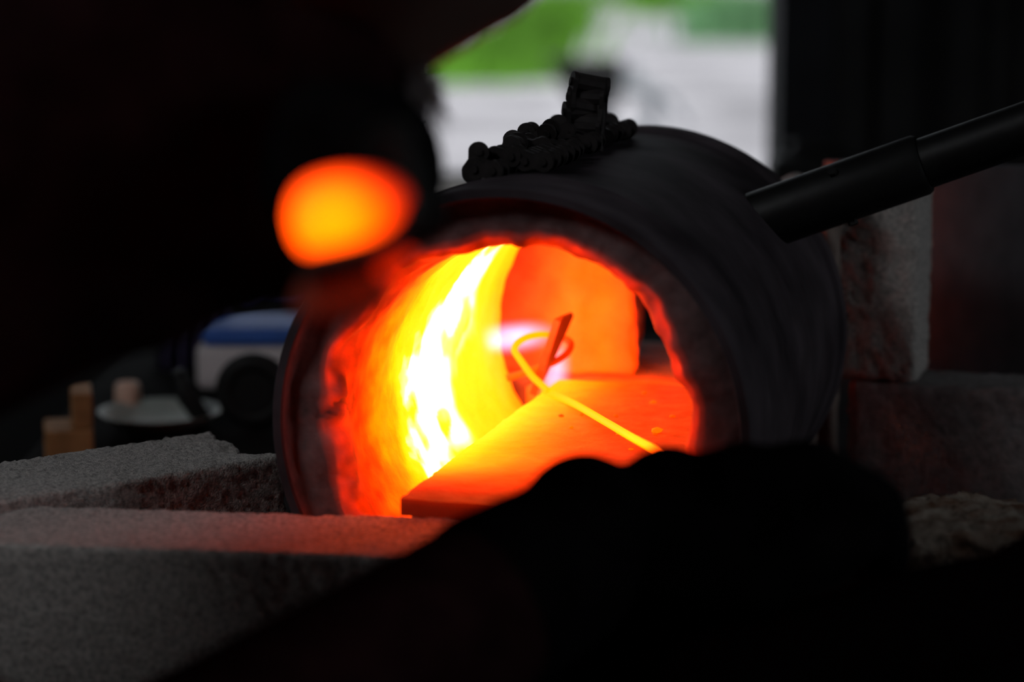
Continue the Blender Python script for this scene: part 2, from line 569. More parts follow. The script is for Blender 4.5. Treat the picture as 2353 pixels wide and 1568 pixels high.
# brick blocking the back mouth
def bchip(s, l, z):
    k = sstep(-.066, -.024, l)
    n_ = noise.fractal(Vector((s * 25, l * 25, z * 30)), 1, 2, 3)
    return (k * (.018 + .010 * n_), -k * (.004 + .009 * n_ + .006 * noise.noise(Vector((z * 40, 0, 3)))), 0)
o = hot_block('back_firebrick', .440, .505, -.150, -.020, -.0455, .085,
              lambda s, l, z: .44 + .14 * sstep(-.11, -.06, l) * (1 - .6 * sstep(-.045, -.015, l)) - .06 * sstep(.0, .06, z) - .3 * sstep(.475, .50, s),
              rough=.0022, cell=.005, chip=bchip)
tag(o, 'orange-hot standing firebrick closing the back mouth of the forge', 'brick')
# threshold inside the back mouth, and the brick ledge outside it
o = hot_block('threshold_slab', .376, .414, -.085, .085, -.068, -.0445, lambda s, l, z: .47 + .03 * (l < 0), cell=.006)
tag(o, 'orange-hot threshold slab across the back mouth, behind the shelf slab', 'slab')
o = hot_block('back_ledge_brick', .422, .600, -.155, .125, -.1600, -.0455,
              lambda s, l, z: .42 * sstep(.50, .42, s) * sstep(-.050, -.046, z) * sstep(.10, .06, l) + .02, cell=.008)
tag(o, 'firebrick ledge lying behind the forge under the orange-hot standing brick', 'brick')
o = hot_block('glow_stop_brick', .4185, .452, .030, .143, -.0450, .110,
              lambda s, l, z: .02, cell=.008)  # added out of view to stop glow leaking out the back
tag(o, 'unseen firebrick added to block glow through the right half of the back mouth', 'brick')
# crumbs of scale on the shelf
cs = [(1290, 958), (1335, 955), (1352, 950), (1415, 958), (1500, 928), (1510, 995), (1505, 1000), (1470, 1015), (1420, 1000), (1545, 960), (1450, 1035), (1312, 985), (1480, 905)]
for i, (px, py) in enumerate(cs):
    p = on_z(px, py, FC.z + SZ)
    rr = random.uniform(.0012, .0024) * (1.7 if i == 5 else 1)
    bm = bmesh.new()
    bmesh.ops.create_icosphere(bm, subdivisions=1, radius=rr)
    V = []
    for v in bm.verts:
        v.co *= 1 + .4 * noise.noise(v.co * 900 + Vector((i, 0, 0)))
        V.append(p + Vector((v.co.x * 1.5, v.co.y, v.co.z * .8 + rr * .5)))
    bm.verts.index_update()
    Fc = [tuple(x.index for x in f.verts) for f in bm.faces]
    bm.free()
    o = mesh_obj('scale_crumb', V, Fc, 'hotsteel', heat=[.49 + .04 * (i % 3)] * len(V))
    tag(o, 'small glowing crumb of scale scattered on the shelf slab', 'crumb', 'crumbs on the forge floor')
bpy.data.objects['scale_crumb.005']['label'] = 'largest glowing crumb of scale near the right end of the shelf slab'

# ------------------------------------------------------------------ firebricks around the forge
def brick(name, size, loc, rotz, label, material='brick', cell=.006, rough=.0009, chips=(), rnd=.003, seed=0):
    sx, sy, sz = size
    bm = bmesh.new()
    bmesh.ops.create_cube(bm, size=1.0)
    for ax, s_ in enumerate((sx, sy, sz)):
        bmesh.ops.subdivide_edges(bm, edges=[e for e in bm.edges if abs(e.verts[0].co[ax] - e.verts[1].co[ax]) > .5],
                                  cuts=int(s_ / cell) - 1, use_grid_fill=True)
    for v in bm.verts:
        c = Vector((v.co.x * sx, v.co.y * sy, (v.co.z + .5) * sz))
        # worn, rounded arrises
        inner = Vector((max(-sx / 2 + rnd, min(sx / 2 - rnd, c.x)), max(-sy / 2 + rnd, min(sy / 2 - rnd, c.y)), max(rnd, min(sz - rnd, c.z))))
        dlt = c - inner
        if dlt.length > rnd:
            c = inner + dlt.normalized() * rnd
        q = c + Vector((seed * 3.1, seed, 0))
        nv = Vector((noise.noise(q * 260), noise.noise(q * 260 + Vector((7, 0, 0))), noise.noise(q * 260 + Vector((0, 7, 0)))))
        edge = min(1, dlt.length / rnd)
        amp = rough * (1 + 1.4 * edge)
        c = c + nv * amp
        for (cx, cy, cz, r, dep) in chips:
            dd = (c - Vector((cx, cy, cz))).length
            if dd < r:
                k = (1 - dd / r) * (1 + .5 * noise.noise(q * 80))
                c = c + (Vector((0, 0, sz / 2)) - c).normalized() * dep * k
        if c.z < .002: c.z = 0
        v.co = c
    o = bm_obj(name, bm, material, smooth=True)
    o.location = loc
    o.rotation_euler = (0, 0, rotz)
    return tag(o, label, 'brick')
TOP = FC.z - .0455            # level of the brick tops
BH = TOP - BZ
# front brick, standing on edge before the mouth
pa, pb = on_z(-95, 1249, TOP), on_z(880, 1279, TOP)
pc = on_z(600, 1177, TOP)
ang = math.atan2(pb.y - pa.y, pb.x - pa.x)
ux = Vector((math.cos(ang), math.sin(ang), 0)); uy = Vector((-ux.y, ux.x, 0))
wid = (pc - pa).dot(uy)
Lb = .305
ctr = pa + ux * Lb * .5 + uy * wid * .5
brick('front_firebrick', (Lb, wid, BH), (ctr.x, ctr.y, BZ), ang,
      'pale speckled firebrick on edge before the forge mouth, its top tinted orange', cell=.003, rough=.0005, rnd=.003,
      chips=[(-Lb / 2, wid / 2, BH, .02, .006), (.09, -wid / 2, BH, .012, .003), (.035, wid / 2, BH, .01, .002)])
# left brick, running back along the forge
pa, pb = on_z(0, 1150, TOP), on_z(622, 1052, TOP)
pc = on_z(400, 1003, TOP)
ang = math.atan2(pb.y - pa.y, pb.x - pa.x)
ux = Vector((math.cos(ang), math.sin(ang), 0)); uy = Vector((-ux.y, ux.x, 0))
wid = (pc - pa).dot(uy)
ctr = pb - ux * (.115 - .012) + uy * wid * .5
brick('side_firebrick', (.23, wid, BH), (ctr.x, ctr.y, BZ), ang,
      'grey firebrick with a chipped end running back beside the forge, left of its mouth', cell=.003, rough=.0008, seed=3, rnd=.0025,
      chips=[(.115, -.01, BH, .032, .012), (.115, wid * .3, BH, .02, .006), (-.03, -wid / 2, BH, .012, .002)])
# right brick
pa, pb = on_z(2150, 1240, TOP), on_z(2353, 1236, TOP)
pc = on_z(2200, 1104, TOP)
ctr = on_z(2325, 1172, TOP)
brick('corner_firebrick', (.13, .125, BH), (ctr.x, ctr.y, BZ), -.10,
      'rough rust-stained firebrick at the right, beside the gloved hand', 'brick_stain', cell=.004, rough=.0018, seed=5, rnd=.006,
      chips=[(-.065, .06, BH, .04, .012), (0, .06, BH, .05, .01), (.065, .06, BH, .06, .03)])
# standing brick and long low brick behind the forge
YAW = -PSI - .03
pa = on_z(2106, 884, TOP)
ux = Vector((math.cos(YAW), math.sin(YAW), 0)); uy = Vector((-ux.y, ux.x, 0))
ctr = pa + ux * .2475 + uy * .034
brick('low_firebrick', (.60, .068, BH), (ctr.x, ctr.y, BZ), YAW,
      'long dark firebrick on edge behind the forge, carrying the standing brick', 'brick_dark', cell=.008, seed=8)
ctr = pa - ux * .0575 + uy * .034
brick('standing_firebrick', (.115, .064, .152), (ctr.x, ctr.y, TOP + .001), YAW - .035,
      'upright grey firebrick standing behind the forge under the burner pipe', 'brick', cell=.005, seed=11, rough=.0012)
# dark steel plate leaning behind
bm = bmesh.new(); box(bm, (-.15, -.004, 0), (.15, .004, .155), .001)
o = bm_obj('steel_plate', bm, 'steel')
p = at(2290, 860, 2.03)
o.location = (p.x, p.y, BZ + .0)
o.scale = (1, 1, 1.72)
o.rotation_euler = (math.radians(-3), 0, -.25)
tag(o, 'dark grey steel plate standing behind the low brick at the right', 'plate')

# ------------------------------------------------------------------ roller chain heaped on the forge
chain = thing('roller_chain', 'black rusty roller chain heaped on top of the forge shell', 'chain')
def link_mesh(pitch, h, thick, wd, rr=.47):
    """one link: two waisted side plates, two rollers"""
    parts = []
    for sy in (-1, 1):
        n = 10
        ring = []
        for k in range(n + 1):
            a = math.pi / 2 + math.pi * k / n
            ring.append((-pitch / 2 + math.cos(a) * h / 2, math.sin(a) * h / 2))
        ring.append((0, -h * .36))
        for k in range(n + 1):
            a = -math.pi / 2 + math.pi * k / n
            ring.append((pitch / 2 + math.cos(a) * h / 2, math.sin(a) * h / 2))
        ring.append((0, h * .36))
        m = len(ring)
        y0, y1 = sy * wd / 2, sy * (wd / 2 - thick)
        V = [Vector((x, y0, z)) for x, z in ring] + [Vector((x, y1, z)) for x, z in ring]
        Fc = [tuple(range(m)), tuple(range(2 * m - 1, m - 1, -1))] + [(i, i + m, (i + 1) % m + m, (i + 1) % m) for i in range(m)]
        parts.append((V, Fc))
    for sx in (-1, 1):
        parts.append(tube([(sx * pitch / 2, -wd / 2 - .0015, 0), (sx * pitch / 2, wd / 2 + .0015, 0)], h * .2, 8))
        parts.append(tube([(sx * pitch / 2, -wd / 2 + thick, 0), (sx * pitch / 2, wd / 2 - thick, 0)], h * rr, 12))
    return join(parts)
def place_link(me, M4):
    o = bpy.data.objects.new('link', me)
    C.objects.link(o)
    o.parent = chain
    o.matrix_world = M4
    return o
V, Fc = link_mesh(.0165, .0150, .0028, .026)
lm = bpy.data.meshes.new('link'); lm.from_pydata([tuple(v) for v in V], [], Fc); lm.materials.append(M['chain'])
V, Fc = link_mesh(.0125, .0135, .0020, .0100, .30)
lm2 = bpy.data.meshes.new('small_link'); lm2.from_pydata([tuple(v) for v in V], [], Fc); lm2.materials.append(M['chain'])
def basis(xd, yd, org):
    x = Vector(xd).normalized(); y = (Vector(yd) - x * Vector(yd).dot(x)).normalized(); z = x.cross(y)
    return Matrix(((x.x, y.x, z.x, org.x), (x.y, y.y, z.y, org.y), (x.z, y.z, z.z, org.z), (0, 0, 0, 1)))
# the row: strand zig-zagging along the crest of the shell, seen on its plate edges
nrow = 25
s_start, s_end = .068, .375
for i in range(nrow):
    t = i / (nrow - 1)
    s = s_start + (s_end - s_start) * t
    th = math.radians(101 + 4 * math.sin(i * 1.9))
    hgt = .0090 + .004 * math.sin(t * math.pi) + random.uniform(-.0015, .002)
    if i in (0,): hgt -= .004
    org = FC + AX * s + (LL * math.cos(th) + ZZ * math.sin(th)) * (RO + hgt)
    xd = LL * math.cos(.5) + ZZ * (.15 + random.uniform(-.25, .25)) + AX * random.uniform(-.35, .35)
    if i % 2:
        xd = LL * .25 + ZZ * 1.0 + AX * random.uniform(-.4, .4)
    place_link(lm2, basis(xd, AX + LL * random.uniform(-.2, .2), org))
for i in range(13):
    t = i / 12
    s = .09 + .25 * t
    th = math.radians(93 + random.uniform(-2, 2))
    org = FC + AX * s + (LL * math.cos(th) + ZZ * math.sin(th)) * (RO + .0075)
    xd = LL + AX * random.uniform(-.3, .3)
    place_link(lm2, basis(xd, AX, org))
# wide links standing up at the middle of the heap
stack = [(1336, 352, 0), (1338, 318, .06), (1340, 284, -.05), (1346, 252, .1), (1351, 222, .14)]
for i, (px, py, tilt) in enumerate(stack):
    d = 1.665
    org = at(px, py, d)
    place_link(lm, basis(ZZ + RT * tilt + FW * (.1 if i < 3 else .25), RT + FW * (.25 * (-1) ** i) - ZZ * tilt, org))
V, Fc = tube(spline([at(1374, 215, 1.665), at(1382, 260, 1.66), at(1378, 310, 1.66), at(1376, 350, 1.66)], 6), .0032, 8)
mesh_obj('joining_pin', V, Fc, 'chain', chain)

# ------------------------------------------------------------------ the wire hook and the blade in the fire
G1, G0 = at(1815, 1185, 1.20), at(1255, 906, 1.78)
wp = [(1251, 912, 1.780), (1255, 896, 1.782), (1243, 884, 1.783), (1222, 864, 1.785), (1203, 838, 1.786), (1187, 815, 1.788), (1182, 803, 1.79),
      (1190, 788, 1.796), (1212, 775, 1.805), (1245, 769, 1.818), (1280, 773, 1.824), (1304, 782, 1.822), (1312, 793, 1.814),
      (1303, 812, 1.812), (1278, 830, 1.808), (1246, 843, 1.806), (1205, 857, 1.806), (1164, 870, 1.806)]
pts = spline([G1, at(1500, 1031, 1.47), at(1400, 975, 1.59), at(1330, 934, 1.68), at(1295, 917, 1.735), at(1270, 909, 1.765)] + [at(*q) for q in wp], 7)
nP = len(pts)
rad = [.0026] * nP
V, Fc = tube(pts, rad, 12)
Hh = []
for i, p in enumerate(pts):
    t = i / (nP - 1)
    s = (p - FC).dot(AX)
    l = (p - FC).dot(LL)
    h = .74 if t < .60 else 0.74 - .38 * sstep(.64, .76, t)
    if t > .90: h = .52
    h *= 1 - .85 * sstep(.055, -.10, s)
    h += .08 * math.exp(-((s - .05) / .05) ** 2)
    h = min(h, .80)
    if s < -.12: h = 0
    for k in range(12):
        Hh.append(h)
o = mesh_obj('hooked_wire', V, Fc, 'hotsteel', heat=Hh)
tag(o, 'yellow-hot steel wire bent into a looped hook, reaching from the gloved hand', 'wire')
# flat tapering blade seen almost edge-on, leaning through the loop
A, B = at(1280, 737, 1.770), at(1224, 908, 1.800)
ax_ = (B - A).normalized()
wdir = (FW * 1.0 + RT * .30)
wdir = (wdir - ax_ * wdir.dot(ax_)).normalized()
tdir = ax_.cross(wdir).normalized()
V, Hh, Fc = [], [], []
nb = 14
for i in range(nb + 1):
    t = i / nb
    c = A.lerp(B, t)
    wdt = .034 * (1 - t) ** .6 * min(1, (t + .02) * 9) + .004
    thk = .0026
    for sw, st in ((0, -1), (0, 1), (1, 1), (1, -1)):
        V.append(c + wdir * wdt * sw + tdir * thk * st * (1 - .6 * sw))
        Hh.append(.27 if sw == 0 else .06)
for i in range(nb):
    for k in range(4):
        k2 = (k + 1) % 4
        Fc.append((i * 4 + k, i * 4 + k2, i * 4 + 4 + k2, i * 4 + 4 + k))
Fc += [(3, 2, 1, 0), tuple(nb * 4 + k for k in range(4))]
o = mesh_obj('leaf_blade', V, Fc, 'hotsteel', smooth=False, heat=Hh)
tag(o, 'small dull-red pointed steel blade standing through the wire loop', 'blade')

# ------------------------------------------------------------------ gas flame (glowing volume)
def flame_mat(name, color, dens):
    m = bpy.data.materials.new(name)
    m.use_nodes = True
    nt = m.node_tree
    nt.nodes.remove(nt.nodes['Principled BSDF'])
    out = nt.nodes['Material Output']
    em = nt.nodes.new('ShaderNodeEmission')
    em.inputs['Color'].default_value = (*color, 1)
    tc = nt.nodes.new('ShaderNodeTexCoord')
    ln = nt.nodes.new('ShaderNodeVectorMath'); ln.operation = 'LENGTH'
    nz = nt.nodes.new('ShaderNodeTexNoise'); nz.inputs['Scale'].default_value = 1.6; nz.inputs['Detail'].default_value = 3
    nt.links.new(tc.outputs['Object'], nz.inputs['Vector'])
    nt.links.new(tc.outputs['Object'], ln.inputs[0])
    mr = nt.nodes.new('ShaderNodeMapRange'); mr.interpolation_type = 'SMOOTHERSTEP'
    mr.inputs['From Min'].default_value = 1.0; mr.inputs['From Max'].default_value = 0.0
    mr.inputs['To Min'].default_value = 0.0; mr.inputs['To Max'].default_value = dens
    nt.links.new(ln.outputs['Value'], mr.inputs['Value'])
    mu = nt.nodes.new('ShaderNodeMath'); mu.operation = 'MULTIPLY'
    nt.links.new(mr.outputs['Result'], mu.inputs[0]); nt.links.new(nz.outputs['Fac'], mu.inputs[1])
    nt.links.new(mu.outputs['Value'], em.inputs['Strength'])
    nt.links.new(em.outputs['Emission'], out.inputs['Volume'])
    return m
M['flame'] = flame_mat('lilac_flame', (0.95, 0.60, 1.0), 95)
fl = thing('gas_flame', 'lilac-pink gas flame licking around the wire hook in the forge', 'flame')
def tongue(px, py, d, rx, ry, rz, roll):
    bm = bmesh.new()
    bmesh.ops.create_icosphere(bm, subdivisions=3, radius=1.0)
    for v in bm.verts:
        v.co *= 1 + .12 * noise.noise(v.co * 1.7)
    o = bm_obj('flame_tongue', bm, 'flame', fl, smooth=True)
    p = at(px, py, d)
    x = RT * math.cos(roll) - UP * math.sin(roll)
    o.matrix_world = basis(x, FW, p) @ Matrix.Diagonal((rx, ry, rz, 1))
    return o
tongue(1180, 775, 1.835, .042, .03, .016, -.10)
tongue(1276, 858, 1.845, .015, .02, .034, .12)

# ------------------------------------------------------------------ the smith, leaning in from the left
smith = thing('person', 'person in black work clothes leaning in from the left, gloved hands at the forge', 'person')
P_ = at
head, jaw0, jaw1 = at(800, -330, 1.05), at(880, -10, 1.05), at(1130, -70, 1.05)
neck = at(560, -180, 1.06)
chest, belly, pelvis = at(20, 210, 1.06), at(-420, 470, 1.06), Vector((-.56, 1.06, .93))
shN, elN, wrN = at(-1250, 1250, .85), at(150, 1990, .97), at(1355, 1255, 1.17)
shF, elF, wrF = Vector((-.21, 1.24, 1.17)), Vector((-.33, 1.16, 1.10)), at(800, 395, 1.03)
hips = [Vector((-.56, 1.06 + q, .92)) for q in (-.09, .09)]
knees = [Vector((-.53, 1.04 + q, .50)) for q in (-.11, .11)]
ankles = [Vector((-.60, 1.04 + q, .09)) for q in (-.11, .11)]
caps = [(head, head + Vector((-.01, 0, .02)), .088, .090), (jaw0, jaw1, .041, .026), (neck, head, .052, .055),
        (head + Vector((.075, -.002, -.03)), head + Vector((.108, 0, -.045)), .012, .014),      # nose
        (head + Vector((.06, -.03, .02)), head + Vector((.06, .03, .02)), .034, .034),          # brow
        (head + Vector((-.005, -.088, -.02)), head + Vector((-.01, -.092, .015)), .012, .015),  # ears
        (head + Vector((-.005, .088, -.02)), head + Vector((-.01, .092, .015)), .012, .015),
        (chest, neck, .09, .055), (chest, belly, .105, .10), (belly, pelvis, .10, .105),
        (chest, shN, .085, .055), (chest, shF, .085, .055),
        (shN, elN, .05, .040), (elN, wrN, .040, .028), (shF, elF, .05, .04), (elF, wrF, .04, .028),
        (hips[0], knees[0], .08, .055), (knees[0], ankles[0], .055, .038), (hips[1], knees[1], .08, .055), (knees[1], ankles[1], .055, .038)]
fused('body', caps, 'skin', smith, .008)
# jacket over the torso and both arms
caps = [(chest + Vector((.0, 0, .0)), neck + Vector((-.02, 0, -.02)), .125, .07), (chest, belly, .128, .122), (belly, pelvis, .122, .125),
        (chest, shN, .105, .078), (chest, shF, .105, .078), (shN, elN, .058, .050), (elN, elN.lerp(wrN, .93), .052, .041),
        (shF, elF, .072, .06), (elF, elF.lerp(wrF, .9), .06, .05), (belly, shN, .09, .055),
        (at(300, 560, 1.06), at(560, 330, 1.06), .05, .05),
        (at(480, 180, 1.05), at(735, 65, 1.05), .05, .046), (at(735, 65, 1.05), at(680, 300, 1.05), .045, .045)]
fused('jacket', caps, 'sleeve', smith, .008)
caps = [(pelvis, hips[0], .115, .105), (pelvis, hips[1], .115, .105)]
for k in (0, 1):
    caps += [(hips[k], knees[k], .098, .075), (knees[k], ankles[k], .075, .062)]
fused('trousers', caps, 'cloth', smith, .01)
for k in (0, 1):
    a = ankles[k]
    fused('boot', [(a + Vector((0, 0, .03)), a + Vector((-.01, 0, -.04)), .055, .05),
                   (a + Vector((0, 0, -.05)), a + Vector((.16, 0, -.055)), .04, .034)], 'glove', smith, .006)
# cap
caps = [(head + Vector((-.012, 0, .045)), head + Vector((-.012, 0, .06)), .092, .085), (head + Vector((.05, -.05, .05)), head + Vector((.05, .05, .05)), .05, .05),
        (head + Vector((.11, -.045, .045)), head + Vector((.11, .045, .045)), .012, .012), (head + Vector((.09, -.045, .05)), head + Vector((.09, .045, .05)), .02, .02)]
fused('cap', caps, 'cloth', smith, .006)
for sy in (-1, 1):
    V, Fc = capsule(head + Vector((.076, sy * .032, .0)), head + Vector((.0765, sy * .032, .0)), .012, .012)
    e_ = mesh_obj('eye', V, Fc, 'white', smith)
    V, Fc = capsule(head + Vector((.0845, sy * .032, -.002)), head + Vector((.085, sy * .032, -.002)), .005, .005)
    mesh_obj('iris', V, Fc, 'black', e_)
# near hand: long black work glove closed over the end of the wire
wr = wrN
mid = at(1560, 1200, 1.185)
kn = [at(1665, 1128, 1.175), at(1705, 1108, 1.195), at(1735, 1112, 1.215), at(1760, 1128, 1.235)]
caps = [(elN.lerp(wr, .80), wr, .045, .039), (wr, mid, .036, .029), (at(1343, 1190, 1.17), wr, .032, .036), (at(1540, 1162, 1.185), mid, .030, .030)]
for q in kn:
    caps.append((mid, q, .030, .021))
caps.append((wr, at(1600, 1290, 1.19), .04, .03))
flen = [1.0, 1.08, 1.02, .85]
for i, q in enumerate(kn):
    m1 = at(1860 + 90 * (flen[i] - 1) + 6 * i, 1085 + 20 * i, 1.175 + .022 * i)
    m2 = at(2010 + 120 * (flen[i] - 1), 1165 + 22 * i, 1.175 + .022 * i)
    m3 = at(2030 + 100 * (flen[i] - 1), 1262 + 14 * i, 1.185 + .02 * i)
    caps += [(q, m1, .020, .0165), (m1, m2, .0165, .0155), (m2, m3, .0155, .0135)]
th = [at(1560, 1300, 1.16), at(1720, 1330, 1.15), at(1850, 1280, 1.155), at(1950, 1250, 1.165)]
caps += [(th[0], th[1], .026, .020), (th[1], th[2], .020, .017), (th[2], th[3], .017, .014)]
fused('glove', caps, 'glove', smith, .0045, 3)
# pale hem of that glove
# far hand: fist round the reins of short tongs
fc = at(815, 395, 1.0)
caps = [(elF.lerp(wrF, .85), wrF, .05, .042), (wrF, fc, .040, .038)]
for i in range(4):
    a0 = at(822 + 34 * i, 300 + 52 * i, .99); a1 = at(845 + 38 * i, 335 + 52 * i, .965); a2 = at(815 + 36 * i, 345 + 50 * i, .95)
    caps += [(fc, a0, .026, .016), (a0, a1, .0145, .0135), (a1, a2, .0135, .0115)]
caps += [(at(740, 290, .98), at(800, 275, .97), .020, .016), (at(800, 275, .97), at(830, 290, .965), .016, .013)]
fused('glove', caps, 'glove', smith, .0045, 3)
# beard: wisps hanging from the chin
hv = []
for i in range(170):
    u_ = random.random()
    root = at(885 + 110 * u_ + random.uniform(-30, 15), 255 - 80 * u_ + random.uniform(-50, 10), 1.05 + random.uniform(-.025, .025))
    ln_ = random.uniform(.018, .040) * (1 - .45 * u_)
    dv = (RT * random.uniform(.1, .75) - UP * 1.0 + FW * random.uniform(-.2, .2)).normalized()
    cv = RT * random.uniform(-.3, .3)
    hv.append(tube([root, root + dv * ln_ * .5 + cv * ln_ * .12, root + dv * ln_ + cv * ln_ * .4], [.0007, .0005, .0002], 4, cap=False))
V, Fc = join(hv)
tag(mesh_obj('beard', V, Fc, 'hair', smith), kind='stuff')

# tongs in the far hand, and the orange patch added as glowing lumps
S = .80
tg = thing('tongs', 'black short tongs gripping the blurred glowing orange lump in the upper left', 'tongs')
for sg in (0, 1):
    q0 = at(935 + 15 * sg, 340 + 40 * sg, S + .02); q1 = at(965, 450 + 40 * sg, S); q2 = at(900, 560 + 10 * sg, S - .012 * (1 - 2 * sg)); q3 = at(700, 618 + 6 * sg, S - .012 * (1 - 2 * sg))
    V, Fc = tube(spline([at(800, 395 + 20 * sg, 1.0), at(862, 320 + 40 * sg, .92), at(905, 300 + 45 * sg, .86), q0, q1, q2, q3], 6), .0052, 8)
    mesh_obj('jaw', V, Fc, 'pipe', tg)
V, Fc = tube([at(962, 490, S - .015), at(962, 490, S + .02)], .006, 10)
mesh_obj('rivet', V, Fc, 'pipe', tg)
def glow_lump(px, py, d, sx, sy, sz, roll, hfun, name, parent=None):
    bm = bmesh.new()
    bmesh.ops.create_icosphere(bm, subdivisions=4, radius=1.0)
    c = at(px, py, d)
    x = RT * math.cos(roll) + UP * math.sin(roll); y = -RT * math.sin(roll) + UP * math.cos(roll)
    V, Hh = [], []
    for v in bm.verts:
        q = v.co.copy()
        k = (abs(q.x) ** 3.2 + abs(q.y) ** 3.2 + abs(q.z) ** 3.2) ** (1 / 3.2)
        q = q / k
        tap = 1 - .16 * max(0, q.x) - .2 * max(0, q.y)
        V.append(c + x * q.x * sx * (1 - .2 * max(0, q.y)) + y * q.y * sy * tap + FW * q.z * sz * (1 + .05 * noise.noise(q * 3)))
        Hh.append(hfun(q))
    bm.verts.index_update()
    Fc = [tuple(w.index for w in f.verts) for f in bm.faces]
    bm.free()
    return mesh_obj(name, V, Fc, 'hotsteel', parent, heat=Hh)
bl = thing('orange_glow', 'blurred orange patch added as a glowing lump before the dark figure, upper left', 'glow_lump')
glow_lump(806, 478, S, .0203, .0155, .013, .16,
       lambda q: .745 - .16 * ((q.x + .30) ** 2 * 1.3 + (q.y + .25) ** 2 * 1.1) - .07 * max(0, q.x), 'orange_glow_block', bl)
glow_lump(905, 598, S + .012, .0068, .0054, .007, .5, lambda q: .385, 'orange_glow_end', bl)
glow_lump(790, 672, S + .02, .0166, .0092, .007, .12, lambda q: .205, 'haze_lump', bl)  # dim glowing shape added in place of the brown haze below

# ------------------------------------------------------------------ things at the back of the bench, left
def lathe(name, prof, loc, material, parent=None, n=40):
    V, Fc = revolve(prof, n, Vector((0, 0, 0)), ZZ, RT, Vector((0, 1, 0)))
    o = mesh_obj(name, V, Fc, material, parent)
    o.location = loc
    return o
p = on_z(370, 985, BZ)
tag(lathe('shallow_dish', [(0, .0005), (0, .030), (.006, .040), (.016, .056), (.018, .058), (.016, .054), (.007, .038), (.003, .0005)], p, 'pale'),
    'pale grey-green shallow dish on the bench behind the left brick', 'dish')
p = on_z(272, 990, BZ) + Vector((0, .06, 0))
tag(lathe('small_cup', [(0, .0005), (0, .010), (.004, .013), (.030, .012), (.034, .010), (.034, .008), (.006, .0005)], p, 'pink'),
    'small pale pink cup beside the wooden block and the shallow dish', 'cup')
p = on_z(162, 1052, BZ)
bm = bmesh.new(); box(bm, (-.022, -.03, 0), (.020, .03, .030), .002); box(bm, (.002, -.028, .0305), (.02, .028, .062), .002)
o = bm_obj('wooden_block', bm, 'wood'); o.location = p; o.rotation_euler = (0, 0, .2)
tag(o, 'tan stepped wooden block at the far left of the bench', 'block')
# white box with blue lid
wb = thing('storage_box', 'white enamel box with a blue lid at the back of the bench', 'box', loc=on_z(575, 930, BZ) + Vector((0, .12, 0)))
bm = bmesh.new(); box(bm, (-.062, -.05, 0), (.09, .05, .046), .008); bm_obj('box_body', bm, 'white', wb)
bm = bmesh.new(); box(bm, (-.055, -.053, .046), (.093, .053, .064), .005); bm_obj('lid', bm, 'blue', wb)
# small black wheel leaning in front of it
wh = thing('caster', 'small black caster wheel in front of the white box', 'wheel', loc=on_z(585, 985, BZ))
V, Fc = [], []
R_, r_ = .026, .010
for i in range(40):
    a = 2 * math.pi * i / 40
    for k in range(14):
        b = 2 * math.pi * k / 14
        V.append(Vector(((R_ + r_ * math.cos(b)) * math.cos(a), r_ * math.sin(b), R_ + r_ + (R_ + r_ * math.cos(b)) * math.sin(a))))
for i in range(40):
    for k in range(14):
        Fc.append((i * 14 + k, i * 14 + (k + 1) % 14, ((i + 1) % 40) * 14 + (k + 1) % 14, ((i + 1) % 40) * 14 + k))
mesh_obj('tyre', V, Fc, 'black', wh)
V, Fc = tube([(0, -.010, .036), (0, .010, .036)], .019, 20)
mesh_obj('hub', V, Fc, 'black', wh, smooth=False)
V, Fc = tube([(-.045, .0, .004), (-.062, 0, .03), (-.07, 0, .055)], [.008, .01, .006], 10)
mesh_obj('brake_lever', V, Fc, 'black', wh)
# hanging folded cloth
p = on_z(385, 935, BZ) + Vector((0, .20, 0))
V, Fc = [], []
nx_, nz_ = 40, 20
for back in (0, 1):
    for j in range(nz_ + 1):
        for i in range(nx_ + 1):
            x = -.036 + .072 * i / nx_
            z = .10 * j / nz_
            V.append(Vector((x * (1 + .12 * (1 - j / nz_)), .012 * math.sin(i * .75) * (1.1 - .4 * j / nz_) + .022 * back, z)))
n1 = (nx_ + 1) * (nz_ + 1)
for j in range(nz_):
    for i in range(nx_):
        a = j * (nx_ + 1) + i
        Fc.append((a, a + 1, a + nx_ + 2, a + nx_ + 1)); Fc.append((n1 + a, n1 + a + nx_ + 1, n1 + a + nx_ + 2, n1 + a + 1))
for i in range(nx_):
    a = nz_ * (nx_ + 1) + i
    Fc.append((a, a + 1, n1 + a + 1, n1 + a)); Fc.append((i + 1, i, n1 + i, n1 + i + 1))
for j in range(nz_):
    for e in (0, nx_):
        a = j * (nx_ + 1) + e
        Fc.append((a, a + nx_ + 1, n1 + a + nx_ + 1, n1 + a))
o = mesh_obj('folded_cloth', V, Fc, 'denim'); o.location = p
tag(o, 'purple-grey folded cloth standing upright behind the shallow dish', 'cloth')
# tangled cable above the box
cb = []
p = wb.location + Vector((0.0, .0, .07))
cp = [p + Vector((.05 * math.cos(k * 1.25) + .03, .02 * math.sin(k * 2.1), .012 + .035 * (1 + math.sin(k * 1.7)))) for k in range(14)]
V, Fc = tube(spline(cp, 8), .0035, 8)
tag(mesh_obj('cable_tangle', V, Fc, 'denim'), 'dim purple tangled cable lying on the blue lid', 'cable')

